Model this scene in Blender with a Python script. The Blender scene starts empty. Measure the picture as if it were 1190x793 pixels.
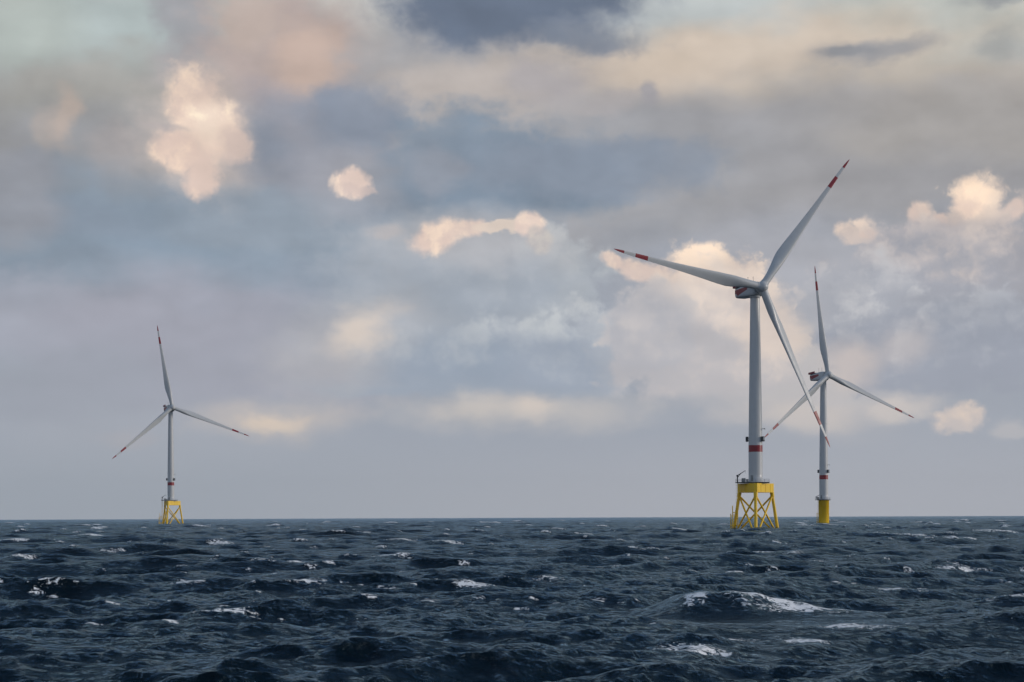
import bpy, math, random
import numpy as np
from mathutils import Matrix, Vector

random.seed(7)
scene = bpy.context.scene
COL = scene.collection
R_ = math.radians
CAM_H = 5.2          # eye height above the mean sea level
FOC = 2000.0         # focal length in photograph pixels (1190 wide)
ROLL = 0.0038
PX0, PY0 = 595.0, 600.9


# ------------------------------------------------------------------ colours
def lin(c):
    c = c / 255.0
    return c / 12.92 if c <= 0.04045 else ((c + 0.055) / 1.055) ** 2.4


def rgb(r, g, b, k=1.0):
    return (lin(r) * k, lin(g) * k, lin(b) * k, 1.0)


# ------------------------------------------------------------------ camera
cam_d = bpy.data.cameras.new('camera')
cam_d.sensor_width = 36.0
cam_d.lens = FOC / 1190.0 * 36.0
cam_d.shift_y = (PY0 - 396.5) / 1190.0
cam_d.clip_start = 0.5
cam_d.clip_end = 40000.0
cam = bpy.data.objects.new('camera', cam_d)
COL.objects.link(cam)
cam.matrix_world = (Matrix.Translation((0, 0, CAM_H)) @ Matrix.Rotation(math.pi / 2, 4, 'X')
                    @ Matrix.Rotation(-ROLL, 4, 'Z'))
scene.camera = cam

scene.view_settings.view_transform = 'Standard'
scene.view_settings.look = 'None'
scene.view_settings.exposure = 0.0
scene.view_settings.gamma = 1.0
scene.view_settings.use_curve_mapping = False

scene.cycles.use_adaptive_sampling = True
scene.cycles.adaptive_threshold = 0.02
scene.cycles.max_bounces = 4
scene.cycles.diffuse_bounces = 2
scene.cycles.glossy_bounces = 2

# ------------------------------------------------------------------ sun
SUN_AZ = R_(92)     # clockwise from +Y (view direction): right, a little behind
SUN_EL = R_(13)
sun_d = bpy.data.lights.new('sun', 'SUN')
sun_d.energy = 1.75
sun_d.angle = R_(14)
sun_d.color = (1.0, 0.89, 0.78)
sun = bpy.data.objects.new('sun', sun_d)
COL.objects.link(sun)
sv = Vector((math.sin(SUN_AZ) * math.cos(SUN_EL), math.cos(SUN_AZ) * math.cos(SUN_EL), math.sin(SUN_EL)))
sun.rotation_euler = sv.to_track_quat('Z', 'Y').to_euler()
sun.location = (300, -200, 150)


# ------------------------------------------------------------------ node helper
class NT:
    def __init__(self, tree):
        self.t = tree
        self.n = tree.nodes
        self.l = tree.links

    def node(self, kind, **kw):
        nd = self.n.new(kind)
        for k, v in kw.items():
            setattr(nd, k, v)
        return nd

    def put(self, sock, v):
        if isinstance(v, bpy.types.NodeSocket):
            self.l.new(v, sock)
        elif v is not None:
            sock.default_value = v

    def math(self, op, a, b=None, c=None, clamp=False):
        nd = self.node('ShaderNodeMath', operation=op, use_clamp=clamp)
        for i, v in enumerate((a, b, c)):
            self.put(nd.inputs[i], v)
        return nd.outputs[0]

    def vmath(self, op, a, b=None, c=None):
        nd = self.node('ShaderNodeVectorMath', operation=op)
        for i, v in enumerate((a, b, c)):
            if v is not None:
                self.put(nd.inputs[i], v)
        return nd.outputs['Value'] if op in ('LENGTH', 'DOT_PRODUCT') else nd.outputs[0]

    def maprange(self, v, a, b, c=0.0, d=1.0, smooth=True):
        nd = self.node('ShaderNodeMapRange')
        nd.interpolation_type = 'SMOOTHSTEP' if smooth else 'LINEAR'
        self.put(nd.inputs[0], v)
        for i, x in enumerate((a, b, c, d)):
            self.put(nd.inputs[i + 1], x)
        return nd.outputs[0]

    def mix(self, f, a, b, blend='MIX'):
        nd = self.node('ShaderNodeMix', data_type='RGBA', blend_type=blend)
        self.put(nd.inputs[0], f)
        self.put(nd.inputs[6], a)
        self.put(nd.inputs[7], b)
        return nd.outputs[2]

    def noise(self, vec, scale, detail=4.0, rough=0.55, dist=0.0, lac=2.0, color=False):
        nd = self.node('ShaderNodeTexNoise')
        nd.noise_dimensions = '3D'
        self.put(nd.inputs['Vector'], vec)
        nd.inputs['Scale'].default_value = scale
        nd.inputs['Detail'].default_value = detail
        nd.inputs['Roughness'].default_value = rough
        nd.inputs['Lacunarity'].default_value = lac
        nd.inputs['Distortion'].default_value = dist
        return nd.outputs['Color'] if color else nd.outputs[0]


# ------------------------------------------------------------------ world: sky with its clouds
STR = 0.1
world = bpy.data.worlds.new('World')
scene.world = world
world.use_nodes = True
W = NT(world.node_tree)
for nd in list(W.n):
    W.n.remove(nd)
tc = W.node('ShaderNodeTexCoord')
D = W.vmath('NORMALIZE', tc.outputs['Generated'])
sep = W.node('ShaderNodeSeparateXYZ')
W.l.new(D, sep.inputs[0])
az = W.math('ARCTAN2', sep.outputs[0], sep.outputs[1])
el = W.math('ARCSINE', sep.outputs[2])
comb = W.node('ShaderNodeCombineXYZ')
W.put(comb.inputs[0], W.math('MULTIPLY', az, FOC))
W.put(comb.inputs[1], W.math('MULTIPLY', el, FOC))
S = comb.outputs[0]                         # the sky in units of 1/2000 rad: azimuth, elevation
# the air is thicker towards the horizon, so cloud shapes flatten there
Dz = W.vmath('MULTIPLY', D, (1.0, 1.0, 1.9))


def warp(base, vec, scale, detail, rough, amp):
    c = W.noise(vec, scale, detail, rough, color=True)
    c = W.vmath('SUBTRACT', c, (0.5, 0.5, 0.5))
    return W.vmath('MULTIPLY_ADD', c, (amp, amp * 0.8, 0.0), base)


S_soft = warp(S, Dz, 8.0, 4.0, 0.50, 170.0)
S_mid = warp(S, Dz, 15.0, 5.0, 0.55, 90.0)
S_fine = warp(S, D, 36.0, 4.0, 0.60, 36.0)

n_big = W.noise(Dz, 8.0, 3.0, 0.5)
n_mid = W.noise(Dz, 20.0, 5.0, 0.56)
n_low = W.noise(Dz, 15.0, 3.0, 0.5)
# cauliflower billows: inverted cell distance over two sizes
Dw = warp(D, D, 70.0, 4.0, 0.65, 0.022)


def billow(vec, scale, detail):
    v = W.node('ShaderNodeTexVoronoi')
    v.feature = 'F1'
    v.voronoi_dimensions = '3D'
    W.put(v.inputs['Vector'], vec)
    v.inputs['Scale'].default_value = scale
    v.inputs['Detail'].default_value = detail
    v.inputs['Roughness'].default_value = 0.55
    return W.math('SUBTRACT', 0.62, v.outputs['Distance'])


b0 = billow(Dw, 52.0, 2.0)
n_crisp = W.noise(Dw, 44.0, 4.0, 0.55)
n_off = W.noise(W.vmath('ADD', Dz, (0.010, 0.0, 0.018)), 15.0, 3.0, 0.5)
relief_n = W.math('SUBTRACT', n_low, n_off)
lit = W.maprange(W.math('ADD', n_crisp, W.math('ADD', W.math('MULTIPLY', b0, 0.18), W.math('MULTIPLY', relief_n, 0.5))), 0.36, 0.66)

E_soft = W.math('MULTIPLY_ADD', n_mid, 0.9, -0.45)
E_mid = W.math('ADD', W.math('MULTIPLY_ADD', n_mid, 0.9, -0.45), W.math('MULTIPLY', b0, 0.25))
E_crisp = W.math('ADD', W.math('MULTIPLY_ADD', n_crisp, 0.9, -0.45), W.math('MULTIPLY', b0, 0.28))
STY = {'soft': (S_soft, E_soft), 'mid': (S_mid, E_mid), 'crisp': (S_fine, E_crisp)}

sky = W.node('ShaderNodeTexSky', sky_type='NISHITA')
sky.sun_disc = False
sky.sun_elevation = SUN_EL
sky.sun_rotation = SUN_AZ
sky.altitude = 5.0
sky.air_density = 1.0
sky.dust_density = 2.5
sky.ozone_density = 1.0

K = 1.0 / STR


def C(r, g, b):
    return rgb(r, g, b, K)


# general cloud cover round the whole horizon and overhead
elp = W.math('MULTIPLY', el, FOC)
ramp = W.node('ShaderNodeValToRGB')
W.put(ramp.inputs[0], W.maprange(elp, 0.0, 3140.0, 0.0, 1.0, smooth=False))
cr = ramp.color_ramp
cr.elements[0].position = 0.0
cr.elements[0].color = rgb(158, 164, 174)
cr.elements[1].position = 1.0
cr.elements[1].color = rgb(92, 112, 138)
for p, c in ((0.03, (160, 165, 175)), (0.075, (157, 162, 172)), (0.12, (154, 158, 168)), (0.16, (164, 164, 168)),
             (0.195, (182, 180, 178)), (0.235, (130, 143, 161)), (0.32, (104, 122, 148))):
    e = cr.elements.new(p)
    e.color = rgb(*c)
base = W.vmath('SCALE', ramp.outputs[0])
base.node.inputs['Scale'].default_value = K
# clear sky shows through the thinnest of the cover high up
clear = W.math('MULTIPLY', W.maprange(n_big, 0.50, 0.72), W.maprange(elp, 520, 800))
base = W.mix(W.math('MULTIPLY', clear, 0.6), base, sky.outputs[0])
# broad blue-grey / mauve drift
drift = W.maprange(W.noise(Dz, 5.0, 5.0, 0.55), 0.36, 0.64)
base = W.mix(W.math('MULTIPLY', drift, 0.30), base, C(140, 150, 164))
col = base


def blob(px, py, rx, ry, rot, c, soft=0.6, sty='mid', a=1.0):
    """A cloud (or a part of one) in the sky at the direction of photograph pixel px, py."""
    global col
    azr = math.atan((px - PX0) / FOC)
    yy = PY0 - ROLL * (px - PX0) - py
    elr = math.atan(yy / FOC * math.cos(azr))
    vec, edge = STY[sty]
    m = W.node('ShaderNodeMapping', vector_type='TEXTURE')
    # (the zero term only makes Cycles evaluate the clouds one after another, which keeps its node stack small)
    W.l.new(W.vmath('MULTIPLY_ADD', col, (0.0, 0.0, 0.0), vec), m.inputs[0])
    m.inputs['Location'].default_value = (azr * FOC, elr * FOC, 0)
    m.inputs['Rotation'].default_value = (0, 0, R_(rot))
    m.inputs['Scale'].default_value = (rx, ry, 1.0)
    ln = W.vmath('LENGTH', m.outputs[0])
    d = W.math('SUBTRACT', edge, ln)
    f = W.maprange(d, -1.0 - soft * .5, -1.0 + soft * .5, 0.0, a)
    cc = C(*c)
    if sty == 'crisp':
        cc = W.mix(lit, C(c[0] * .94, c[1] * .93, c[2] * .95), C(min(c[0] * 1.03, 255), c[1] * 1.02, c[2] * 1.0))
    col = W.mix(f, col, cc)


E_cum = W.math('ADD', W.math('MULTIPLY_ADD', n_crisp, 0.9, -0.45), W.math('MULTIPLY_ADD', b0, 0.42, W.math('MULTIPLY_ADD', n_mid, 0.7, -0.35)))
puff = W.math('MULTIPLY_ADD', n_crisp, 1.5, W.math('MULTIPLY_ADD', b0, 0.55, W.math('MULTIPLY', relief_n, 1.6)))   # about 0.9 on average


def cumulus(px, py, rx, ry, top, foot, flat=0.7, soft=0.4, a=0.95):
    """A heaped cloud with billowed tops and a flat, shaded base."""
    global col
    azr = math.atan((px - PX0) / FOC)
    elr = math.atan((PY0 - ROLL * (px - PX0) - py) / FOC * math.cos(azr))
    m = W.node('ShaderNodeMapping', vector_type='TEXTURE')
    W.l.new(W.vmath('MULTIPLY_ADD', col, (0.0, 0.0, 0.0), S_fine), m.inputs[0])
    m.inputs['Location'].default_value = (azr * FOC, elr * FOC, 0)
    m.inputs['Scale'].default_value = (rx, ry, 1.0)
    sp = W.node('ShaderNodeSeparateXYZ')
    W.l.new(m.outputs[0], sp.inputs[0])
    d = W.math('SUBTRACT', E_cum, W.vmath('LENGTH', m.outputs[0]))
    d = W.math('MINIMUM', d, W.math('MULTIPLY_ADD', sp.outputs[1], 2.2, flat * 2.2 - 1.0))
    f = W.maprange(d, -1.0 - soft * .5, -1.0 + soft * .5, 0.0, a)
    up = W.maprange(W.math('MULTIPLY_ADD', sp.outputs[1], 0.55, puff), 0.35, 1.45)
    col = W.mix(f, col, W.mix(up, C(*foot), C(*top)))


# --- painted back to front: high thin layers, then the grey decks, then the lit cumulus
CLOUDS = [
    # pale openings along the top
    (100, 25, 200, 50, 0, (180, 192, 192), 1.0, 'soft', .9),
    (10, 10, 80, 50, 0, (178, 184, 176), 1.0, 'soft', .5),
    (420, 8, 60, 34, 0, (202, 202, 197), .8, 'mid', .9),
    (840, 20, 190, 50, 0, (192, 198, 198), 1.0, 'soft', .9),
    (1120, 30, 150, 60, 0, (190, 194, 188), 1.0, 'soft', .8),
    # peach veil on the right
    (820, 75, 330, 40, 2, (210, 194, 178), 1.0, 'soft', .85),
    (1050, 105, 240, 30, -2, (200, 187, 170), 1.0, 'soft', .75),
    (560, 105, 190, 46, 0, (186, 178, 174), 1.0, 'soft', .9),
    (760, 80, 90, 30, 0, (216, 200, 184), 1.2, 'soft', .7),
    # grey sheet below it
    (960, 190, 420, 90, 0, (160, 159, 162), 1.0, 'soft', .95),
    (1140, 150, 170, 40, 0, (166, 161, 156), 1.0, 'soft', .6),
    (720, 200, 170, 70, 0, (160, 161, 166), 1.0, 'soft', .8),
    # left upper: olive grey sheet, mauve and peach
    (60, 150, 200, 85, 0, (152, 152, 150), .9, 'soft', .95),
    (140, 85, 120, 34, 0, (168, 166, 162), 1.0, 'soft', .7),
    (150, 170, 180, 50, 0, (154, 155, 160), 1.0, 'soft', .8),
    (84, 135, 18, 40, 12, (188, 172, 162), 1.0, 'mid', .75),
    (62, 150, 16, 40, 0, (176, 166, 160), 1.0, 'mid', .6),
    (145, 178, 22, 36, 0, (168, 162, 162), 1.0, 'mid', .6),
    (215, 30, 38, 60, 10, (160, 160, 166), .8, 'mid', .85),
    (235, 80, 60, 40, 0, (166, 163, 166), .9, 'mid', .7),
    (330, 65, 110, 80, 10, (182, 167, 163), .9, 'mid', .95),
    (285, 20, 46, 40, 0, (192, 176, 168), .9, 'mid', .8),
    (368, 78, 46, 40, 15, (198, 176, 164), 1.0, 'mid', .8),
    (320, 120, 50, 30, 0, (170, 162, 166), 1.0, 'mid', .7),
    # blue-grey masses in the middle left
    (360, 165, 120, 60, 0, (150, 153, 164), .8, 'mid', .9),
    (425, 138, 56, 44, 0, (136, 146, 162), .9, 'mid', .85),
    (300, 170, 46, 40, 0, (140, 148, 162), .7, 'mid', .85),
    (590, 200, 145, 62, 0, (126, 141, 158), .6, 'mid', .97),
    (540, 170, 90, 40, 0, (133, 147, 163), .7, 'mid', .8),
    (680, 190, 150, 36, -3, (138, 148, 163), .7, 'mid', .9),
    (795, 188, 30, 30, 0, (142, 150, 163), .8, 'mid', .75),
    (480, 232, 90, 40, 0, (130, 145, 162), .7, 'mid', .9),
    (510, 195, 36, 30, 0, (154, 157, 167), .9, 'mid', .6),
    (150, 265, 210, 66, 0, (135, 149, 164), .8, 'soft', .95),
    (330, 285, 200, 66, 0, (136, 151, 167), .8, 'soft', .95),
    (110, 245, 90, 24, 0, (136, 148, 163), .9, 'soft', .7),
    (300, 245, 90, 34, 0, (150, 160, 172), .9, 'soft', .7),
    (20, 225, 60, 40, 0, (150, 152, 160), .9, 'soft', .8),
    (260, 320, 220, 30, 0, (146, 156, 170), .9, 'soft', .8),
    (60, 370, 150, 50, 0, (160, 163, 175), .7, 'mid', .8),
    (230, 360, 150, 44, 0, (159, 160, 172), .9, 'soft', .8),
    (260, 425, 200, 46, 0, (158, 160, 172), .9, 'soft', .8),
    (60, 440, 140, 40, 0, (152, 157, 168), .9, 'soft', .7),
    # the pale cumulus in the centre: tops, then the flat based body
    (500, 340, 130, 70, 0, (163, 170, 180), .9, 'mid', .9),
    ('cum', 640, 330, 76, 72, (194, 196, 197), (167, 173, 181), .9, .4, .95),
    ('cum', 570, 335, 90, 52, (166, 172, 181), (156, 164, 175), .9, .5, .9),
    ('cum', 690, 410, 66, 66, (190, 193, 196), (165, 171, 181), .72, .35, .95),
    ('cum', 610, 420, 120, 62, (188, 192, 196), (154, 163, 177), .62, .4, .95),
    ('cum', 520, 425, 120, 48, (172, 178, 186), (149, 160, 175), .72, .5, .9),
    (430, 445, 80, 12, 0, (154, 163, 176), .8, 'mid', .8),
    (560, 448, 150, 10, 0, (151, 161, 175), .9, 'mid', .6),
    # faint warm rifts low down
    (610, 478, 140, 24, 0, (189, 185, 183), 1.4, 'mid', .8),
    (545, 473, 50, 14, 0, (202, 194, 187), 1.5, 'mid', .55),
    (622, 474, 26, 18, 0, (212, 200, 190), 1.5, 'mid', .7),
    (320, 487, 80, 20, 0, (188, 181, 178), 1.5, 'mid', .8),
    (322, 488, 32, 10, 0, (216, 199, 182), 1.2, 'mid', .8),
    (150, 503, 40, 12, 0, (172, 168, 172), 1.2, 'mid', .5),
    (400, 400, 80, 50, 25, (178, 177, 180), 1.2, 'mid', .6),
    (420, 380, 34, 24, 30, (214, 201, 190), 1.5, 'mid', .85),
    # right: banks of cumulus behind the turbines, sunlit tops first and their shaded bodies in front
    (900, 345, 150, 70, 0, (172, 173, 180), .9, 'soft', .8),
    (920, 440, 130, 50, 0, (192, 187, 186), 1.1, 'soft', .8),
    (712, 303, 16, 9, -15, (232, 212, 196), .6, 'crisp', .95),
    (748, 314, 34, 13, -8, (230, 211, 196), .6, 'crisp', .95),
    ('cum', 820, 335, 66, 58, (250, 226, 203), (214, 198, 188), .95, .4, 1.0),
    ('cum', 862, 350, 40, 50, (240, 219, 200), (208, 194, 187), .95, .45, .95),
    ('cum', 815, 400, 125, 88, (220, 206, 196), (183, 180, 183), .66, .4, .93),
    ('cum', 755, 385, 58, 60, (190, 186, 187), (176, 176, 182), .9, .45, .9),
    (890, 385, 36, 46, 0, (220, 204, 192), 1.0, 'mid', .75),
    ('cum', 992, 274, 26, 20, (246, 222, 202), (206, 192, 185), .5, .5, 1.0),
    (1008, 272, 12, 7, 0, (226, 207, 192), .8, 'crisp', .8),
    (1067, 248, 18, 15, 0, (232, 212, 196), .6, 'crisp', .95),
    (1097, 257, 14, 10, 0, (230, 210, 194), .6, 'crisp', .9),
    ('cum', 1137, 256, 46, 50, (250, 226, 203), (202, 188, 181), 1.2, .42, 1.0),
    (1131, 232, 22, 22, 0, (246, 223, 202), .5, 'crisp', .95),
    ('cum', 1082, 288, 66, 42, (222, 205, 193), (178, 173, 177), 1.0, .6, .95),
    ('cum', 1150, 296, 60, 38, (210, 195, 186), (174, 169, 173), 1.0, .7, .9),
    (1182, 246, 16, 15, 0, (232, 212, 196), .55, 'crisp', .95),
    ('cum', 1178, 305, 56, 70, (200, 187, 180), (162, 162, 169), .95, .6, .95),
    ('cum', 1072, 318, 112, 62, (202, 191, 186), (162, 164, 173), 1.0, .6, .96),
    ('cum', 1010, 345, 62, 50, (186, 186, 190), (165, 168, 177), .95, .5, .9),
    ('cum', 1095, 405, 160, 66, (194, 194, 197), (154, 159, 171), .75, .4, .96),
    ('cum', 1160, 400, 80, 60, (172, 175, 183), (152, 157, 169), .85, .5, .9),
    (1048, 402, 34, 20, 0, (186, 180, 181), 1.5, 'mid', .6),
    (980, 420, 34, 26, 0, (206, 193, 186), 1.5, 'mid', .65),
    ('cum', 1115, 488, 30, 24, (238, 215, 194), (198, 188, 184), .75, .5, .95),
    (1055, 472, 40, 13, 0, (204, 195, 189), 1.1, 'mid', .7),
    (1180, 497, 24, 10, 0, (190, 186, 186), 1.0, 'mid', .6),
    (920, 482, 70, 16, 0, (202, 193, 187), 1.2, 'mid', .6),
    # warm sunlit breaks in the middle
    (545, 275, 110, 34, 0, (180, 180, 184), 1.5, 'mid', .75),
    (411, 215, 52, 36, 0, (168, 168, 175), 1.5, 'mid', .65),
    (510, 275, 34, 19, 18, (240, 218, 201), .7, 'crisp', .95),
    (545, 266, 24, 11, 0, (232, 212, 197), .7, 'crisp', .9),
    (582, 262, 24, 5, 8, (224, 207, 193), .6, 'mid', .85),
    (616, 262, 19, 17, 25, (240, 220, 204), .6, 'crisp', .95),
    (626, 282, 16, 16, 0, (196, 191, 188), .7, 'crisp', .8),
    (452, 272, 18, 9, 0, (186, 179, 178), 1.2, 'mid', .6),
    # bright lit cloud on the left
    (236, 155, 64, 66, -20, (200, 188, 182), 1.1, 'mid', .8),
    (228, 118, 32, 36, 0, (236, 214, 196), .8, 'crisp', .9),
    (248, 150, 42, 38, -30, (248, 225, 204), .7, 'crisp', 1.0),
    (247, 142, 24, 26, -30, (255, 236, 213), 1.0, 'crisp', .85),
    (212, 178, 33, 24, -20, (238, 215, 197), .65, 'crisp', .95),
    (238, 205, 22, 26, -15, (238, 216, 199), .6, 'crisp', .95),
    (275, 166, 22, 22, 20, (226, 207, 193), .7, 'crisp', .9),
    (205, 153, 22, 7, 5, (180, 172, 172), 1.0, 'mid', .6),
    (411, 213, 22, 17, -8, (244, 223, 207), .55, 'crisp', 1.0),
    (402, 222, 14, 9, 0, (232, 213, 200), .7, 'crisp', .9),
    (424, 224, 12, 6, 0, (222, 206, 196), .8, 'crisp', .8),
    # dark scud along the top
    (600, 20, 160, 52, 0, (140, 147, 160), .9, 'mid', .85),
    (600, 15, 132, 46, 0, (104, 116, 135), .7, 'mid', .97),
    (690, 48, 60, 20, 0, (126, 135, 150), .9, 'mid', .8),
    (1015, 57, 72, 18, 2, (150, 151, 156), .9, 'mid', .85),
    (990, 58, 36, 10, 0, (138, 141, 147), .9, 'mid', .7),
    (1160, 55, 34, 16, 0, (158, 160, 160), 1.1, 'mid', .7),
    (1175, 0, 60, 10, 0, (150, 153, 157), 1.0, 'mid', .8),
    (745, 113, 16, 14, 0, (162, 160, 166), .9, 'mid', .8),
    (630, 98, 40, 18, 0, (168, 164, 168), 1.0, 'mid', .7),
    (695, 120, 36, 10, 0, (172, 167, 168), 1.1, 'mid', .6),
]
for c in CLOUDS:
    if c[0] == 'cum':
        cumulus(*c[1:])
    else:
        blob(*c)
# cloud relief: billows turned to the light are brighter
rel = W.math('MULTIPLY_ADD', relief_n, 0.45, W.math('MULTIPLY_ADD', n_crisp, 0.16, W.math('MULTIPLY_ADD', n_mid, 0.18, -0.17)))
rel = W.math('MULTIPLY', rel, W.maprange(elp, 30.0, 330.0))
gain = W.math('ADD', W.maprange(elp, 150.0, 430.0, 1.07, 1.0), rel)
col = W.vmath('SCALE', col)
W.put(col.node.inputs['Scale'], gain)
# the grey murk over the horizon
mk = W.maprange(elp, 15.0, 125.0, 0.88, 0.0)
azc = W.maprange(az, -0.30, 0.15)
murk = W.mix(azc, C(158, 166, 176), C(175, 178, 186))
nb = W.node('ShaderNodeVectorMath', operation='SCALE')
col = W.mix(mk, col, murk)
W.n.remove(nb)
# extra gain added to the unseen sky behind the camera, to brighten turbine faces
col = W.vmath('SCALE', col)
W.put(col.node.inputs['Scale'], W.maprange(sep.outputs[1], 0.35, -0.55, 1.0, 1.35))
bg = W.node('ShaderNodeBackground')
W.put(bg.inputs['Color'], col)
bg.inputs['Strength'].default_value = STR
world.cycles.sampling_method = 'NONE'
wo = W.node('ShaderNodeOutputWorld')
W.l.new(bg.outputs[0], wo.inputs['Surface'])


# ------------------------------------------------------------------ materials
def new_mat(name):
    m = bpy.data.materials.new(name)
    m.use_nodes = True
    t = NT(m.node_tree)
    for nd in list(t.n):
        t.n.remove(nd)
    out = t.node('ShaderNodeOutputMaterial')
    p = t.node('ShaderNodeBsdfPrincipled')
    t.l.new(p.outputs[0], out.inputs['Surface'])
    return m, t, p, out


def paint(name, c, rough=0.4, var=0.10, streak=0.12, dirt=(0.16, 0.15, 0.12), splash=False):
    m, t, p, out = new_mat(name)
    g = t.node('ShaderNodeTexCoord')
    n1 = t.noise(g.outputs['Object'], 0.35, 5, 0.6)
    sv_ = t.vmath('MULTIPLY', g.outputs['Object'], (2.4, 2.4, 0.10))
    n2 = t.noise(sv_, 1.0, 5, 0.65)
    cc = t.mix(t.maprange(n1, 0.35, 0.7, 0.0, var), (c[0], c[1], c[2], 1), (c[0] * .7, c[1] * .7, c[2] * .7, 1))
    cc = t.mix(t.maprange(n2, 0.52, 0.80, 0.0, streak), cc, (dirt[0], dirt[1], dirt[2], 1))
    if splash:                                    # weed and stain in the splash zone
        sz = t.node('ShaderNodeSeparateXYZ')
        t.l.new(g.outputs['Object'], sz.inputs[0])
        wz = t.maprange(t.math('MULTIPLY_ADD', n2, -2.2, sz.outputs[2]), -1.0, 0.35, 0.85, 0.0)
        cc = t.mix(wz, cc, (0.055, 0.060, 0.022, 1))
    t.put(p.inputs['Base Color'], cc)
    t.put(p.inputs['Roughness'], t.maprange(n1, 0.3, 0.7, rough * .85, rough * 1.2))
    return m


M_WHITE = paint('light_grey_paint', (0.50, 0.525, 0.54), 0.38)
M_RED = paint('signal_red_paint', (0.24, 0.006, 0.018), 0.42)
M_YELLOW = paint('traffic_yellow_paint', (0.88, 0.56, 0.003), 0.45, 0.10, 0.22, (0.30, 0.13, 0.02), True)
M_DARK = paint('dark_grey_steel', (0.035, 0.042, 0.050), 0.5)
M_GALV = paint('galvanised_steel', (0.23, 0.25, 0.26), 0.5)
M_LAMP = paint('lamp_glass', (0.30, 0.33, 0.36), 0.2)


# ------------------------------------------------------------------ mesh builder
class MB:
    def __init__(self):
        self.v = []
        self.f = []
        self.sm = []

    def add(self, vs, fs, smooth=True):
        o = len(self.v)
        self.v += [tuple(x) for x in vs]
        self.f += [tuple(i + o for i in q) for q in fs]
        self.sm += [smooth] * len(fs)

    def tube(self, p0, p1, r0, r1=None, n=14, caps=True):
        p0, p1 = Vector(p0), Vector(p1)
        r1 = r0 if r1 is None else r1
        d = (p1 - p0).normalized()
        a = Vector((0, 0, 1)) if abs(d.z) < 0.9 else Vector((1, 0, 0))
        u = d.cross(a).normalized()
        w = d.cross(u)
        vs = []
        for p, r in ((p0, r0), (p1, r1)):
            for i in range(n):
                t = 2 * math.pi * i / n
                vs.append(p + u * (math.cos(t) * r) + w * (math.sin(t) * r))
        self.add(vs, [(i, (i + 1) % n, n + (i + 1) % n, n + i) for i in range(n)], True)
        if caps:
            self.add(vs[:n], [tuple(range(n - 1, -1, -1))], False)
            self.add(vs[n:], [tuple(range(n))], False)
        return self

    def path(self, pts, r, n=8):
        for a, b in zip(pts[:-1], pts[1:]):
            self.tube(a, b, r, r, n)
        return self

    def lathe(self, prof, n=40, M=None):
        """prof: (radius, z) list about z, closed at the ends by caps."""
        vs = []
        for r, z in prof:
            for i in range(n):
                t = 2 * math.pi * i / n
                vs.append(Vector((math.cos(t) * r, math.sin(t) * r, z)))
        if M is not None:
            vs = [M @ v for v in vs]
        fs = []
        for k in range(len(prof) - 1):
            for i in range(n):
                j = (i + 1) % n
                fs.append((k * n + i, k * n + j, (k + 1) * n + j, (k + 1) * n + i))
        self.add(vs, fs, True)
        self.add(vs[:n], [tuple(range(n - 1, -1, -1))], False)
        self.add(vs[-n:], [tuple(range(n))], False)
        return self

    def box(self, c, s, M=None, bevel=0.0):
        x, y, z = s[0] / 2, s[1] / 2, s[2] / 2
        b = min(bevel, x * .9, y * .9, z * .9)
        if b <= 0:
            vs = [Vector((i * x, j * y, k * z)) for i in (-1, 1) for j in (-1, 1) for k in (-1, 1)]
            fs = [(0, 1, 3, 2), (4, 6, 7, 5), (0, 4, 5, 1), (2, 3, 7, 6), (0, 2, 6, 4), (1, 5, 7, 3)]
        else:
            vs, fs = [], []
            rings = [(-z, b), (-z + b, 0), (z - b, 0), (z, b)]
            for zz, ins in rings:
                X, Y = x - ins, y - ins
                for px_, py_ in ((X - b, -Y), (X, -Y + b), (X, Y - b), (X - b, Y), (-X + b, Y), (-X, Y - b),
                                 (-X, -Y + b), (-X + b, -Y)):
                    vs.append(Vector((px_, py_, zz)))
            for k in range(3):
                for i in range(8):
                    j = (i + 1) % 8
                    fs.append((k * 8 + i, k * 8 + j, k * 8 + 8 + j, k * 8 + 8 + i))
            fs.append(tuple(range(7, -1, -1)))
            fs.append(tuple(range(24, 32)))
        c = Vector(c)
        vs = [v + c for v in vs]
        if M is not None:
            vs = [M @ v for v in vs]
        self.add(vs, fs, False)
        return self

    def build(self, name, mat, parent=None):
        me = bpy.data.meshes.new(name)
        me.from_pydata(self.v, [], self.f)
        me.polygons.foreach_set('use_smooth', self.sm)
        me.materials.append(mat)
        me.update()
        o = bpy.data.objects.new(name, me)
        COL.objects.link(o)
        if parent is not None:
            o.parent = parent
        return o


# ------------------------------------------------------------------ wind turbine
ROT_R = 67.5
TILT = R_(5)
CONE = R_(1.7)
PREBEND = 2.0


def airfoil(n, t, circ):
    """closed section, chord along x from leading edge 0 to trailing edge 1, thickness ratio t, blended to a circle."""
    pts = []
    for i in range(n):
        a = 2 * math.pi * i / n
        x = 0.5 * (1 + math.cos(a))
        yt = 5 * t * (0.2969 * math.sqrt(max(x, 0)) - 0.1260 * x - 0.3516 * x * x + 0.2843 * x ** 3 - 0.1015 * x ** 4)
        camber = 0.10 * t * 2 * (4 * x * (1 - x)) * .5
        y = yt if a < math.pi else -yt
        ax, ay = x, y + camber
        cx, cy = 0.5 + 0.5 * math.cos(a), 0.5 * math.sin(a)
        pts.append((ax * (1 - circ) + cx * circ, ay * (1 - circ) + cy * circ))
    return pts


def interp(x, tab):
    xs = [p[0] for p in tab]
    ys = [p[1] for p in tab]
    return float(np.interp(x, xs, ys))


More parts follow.
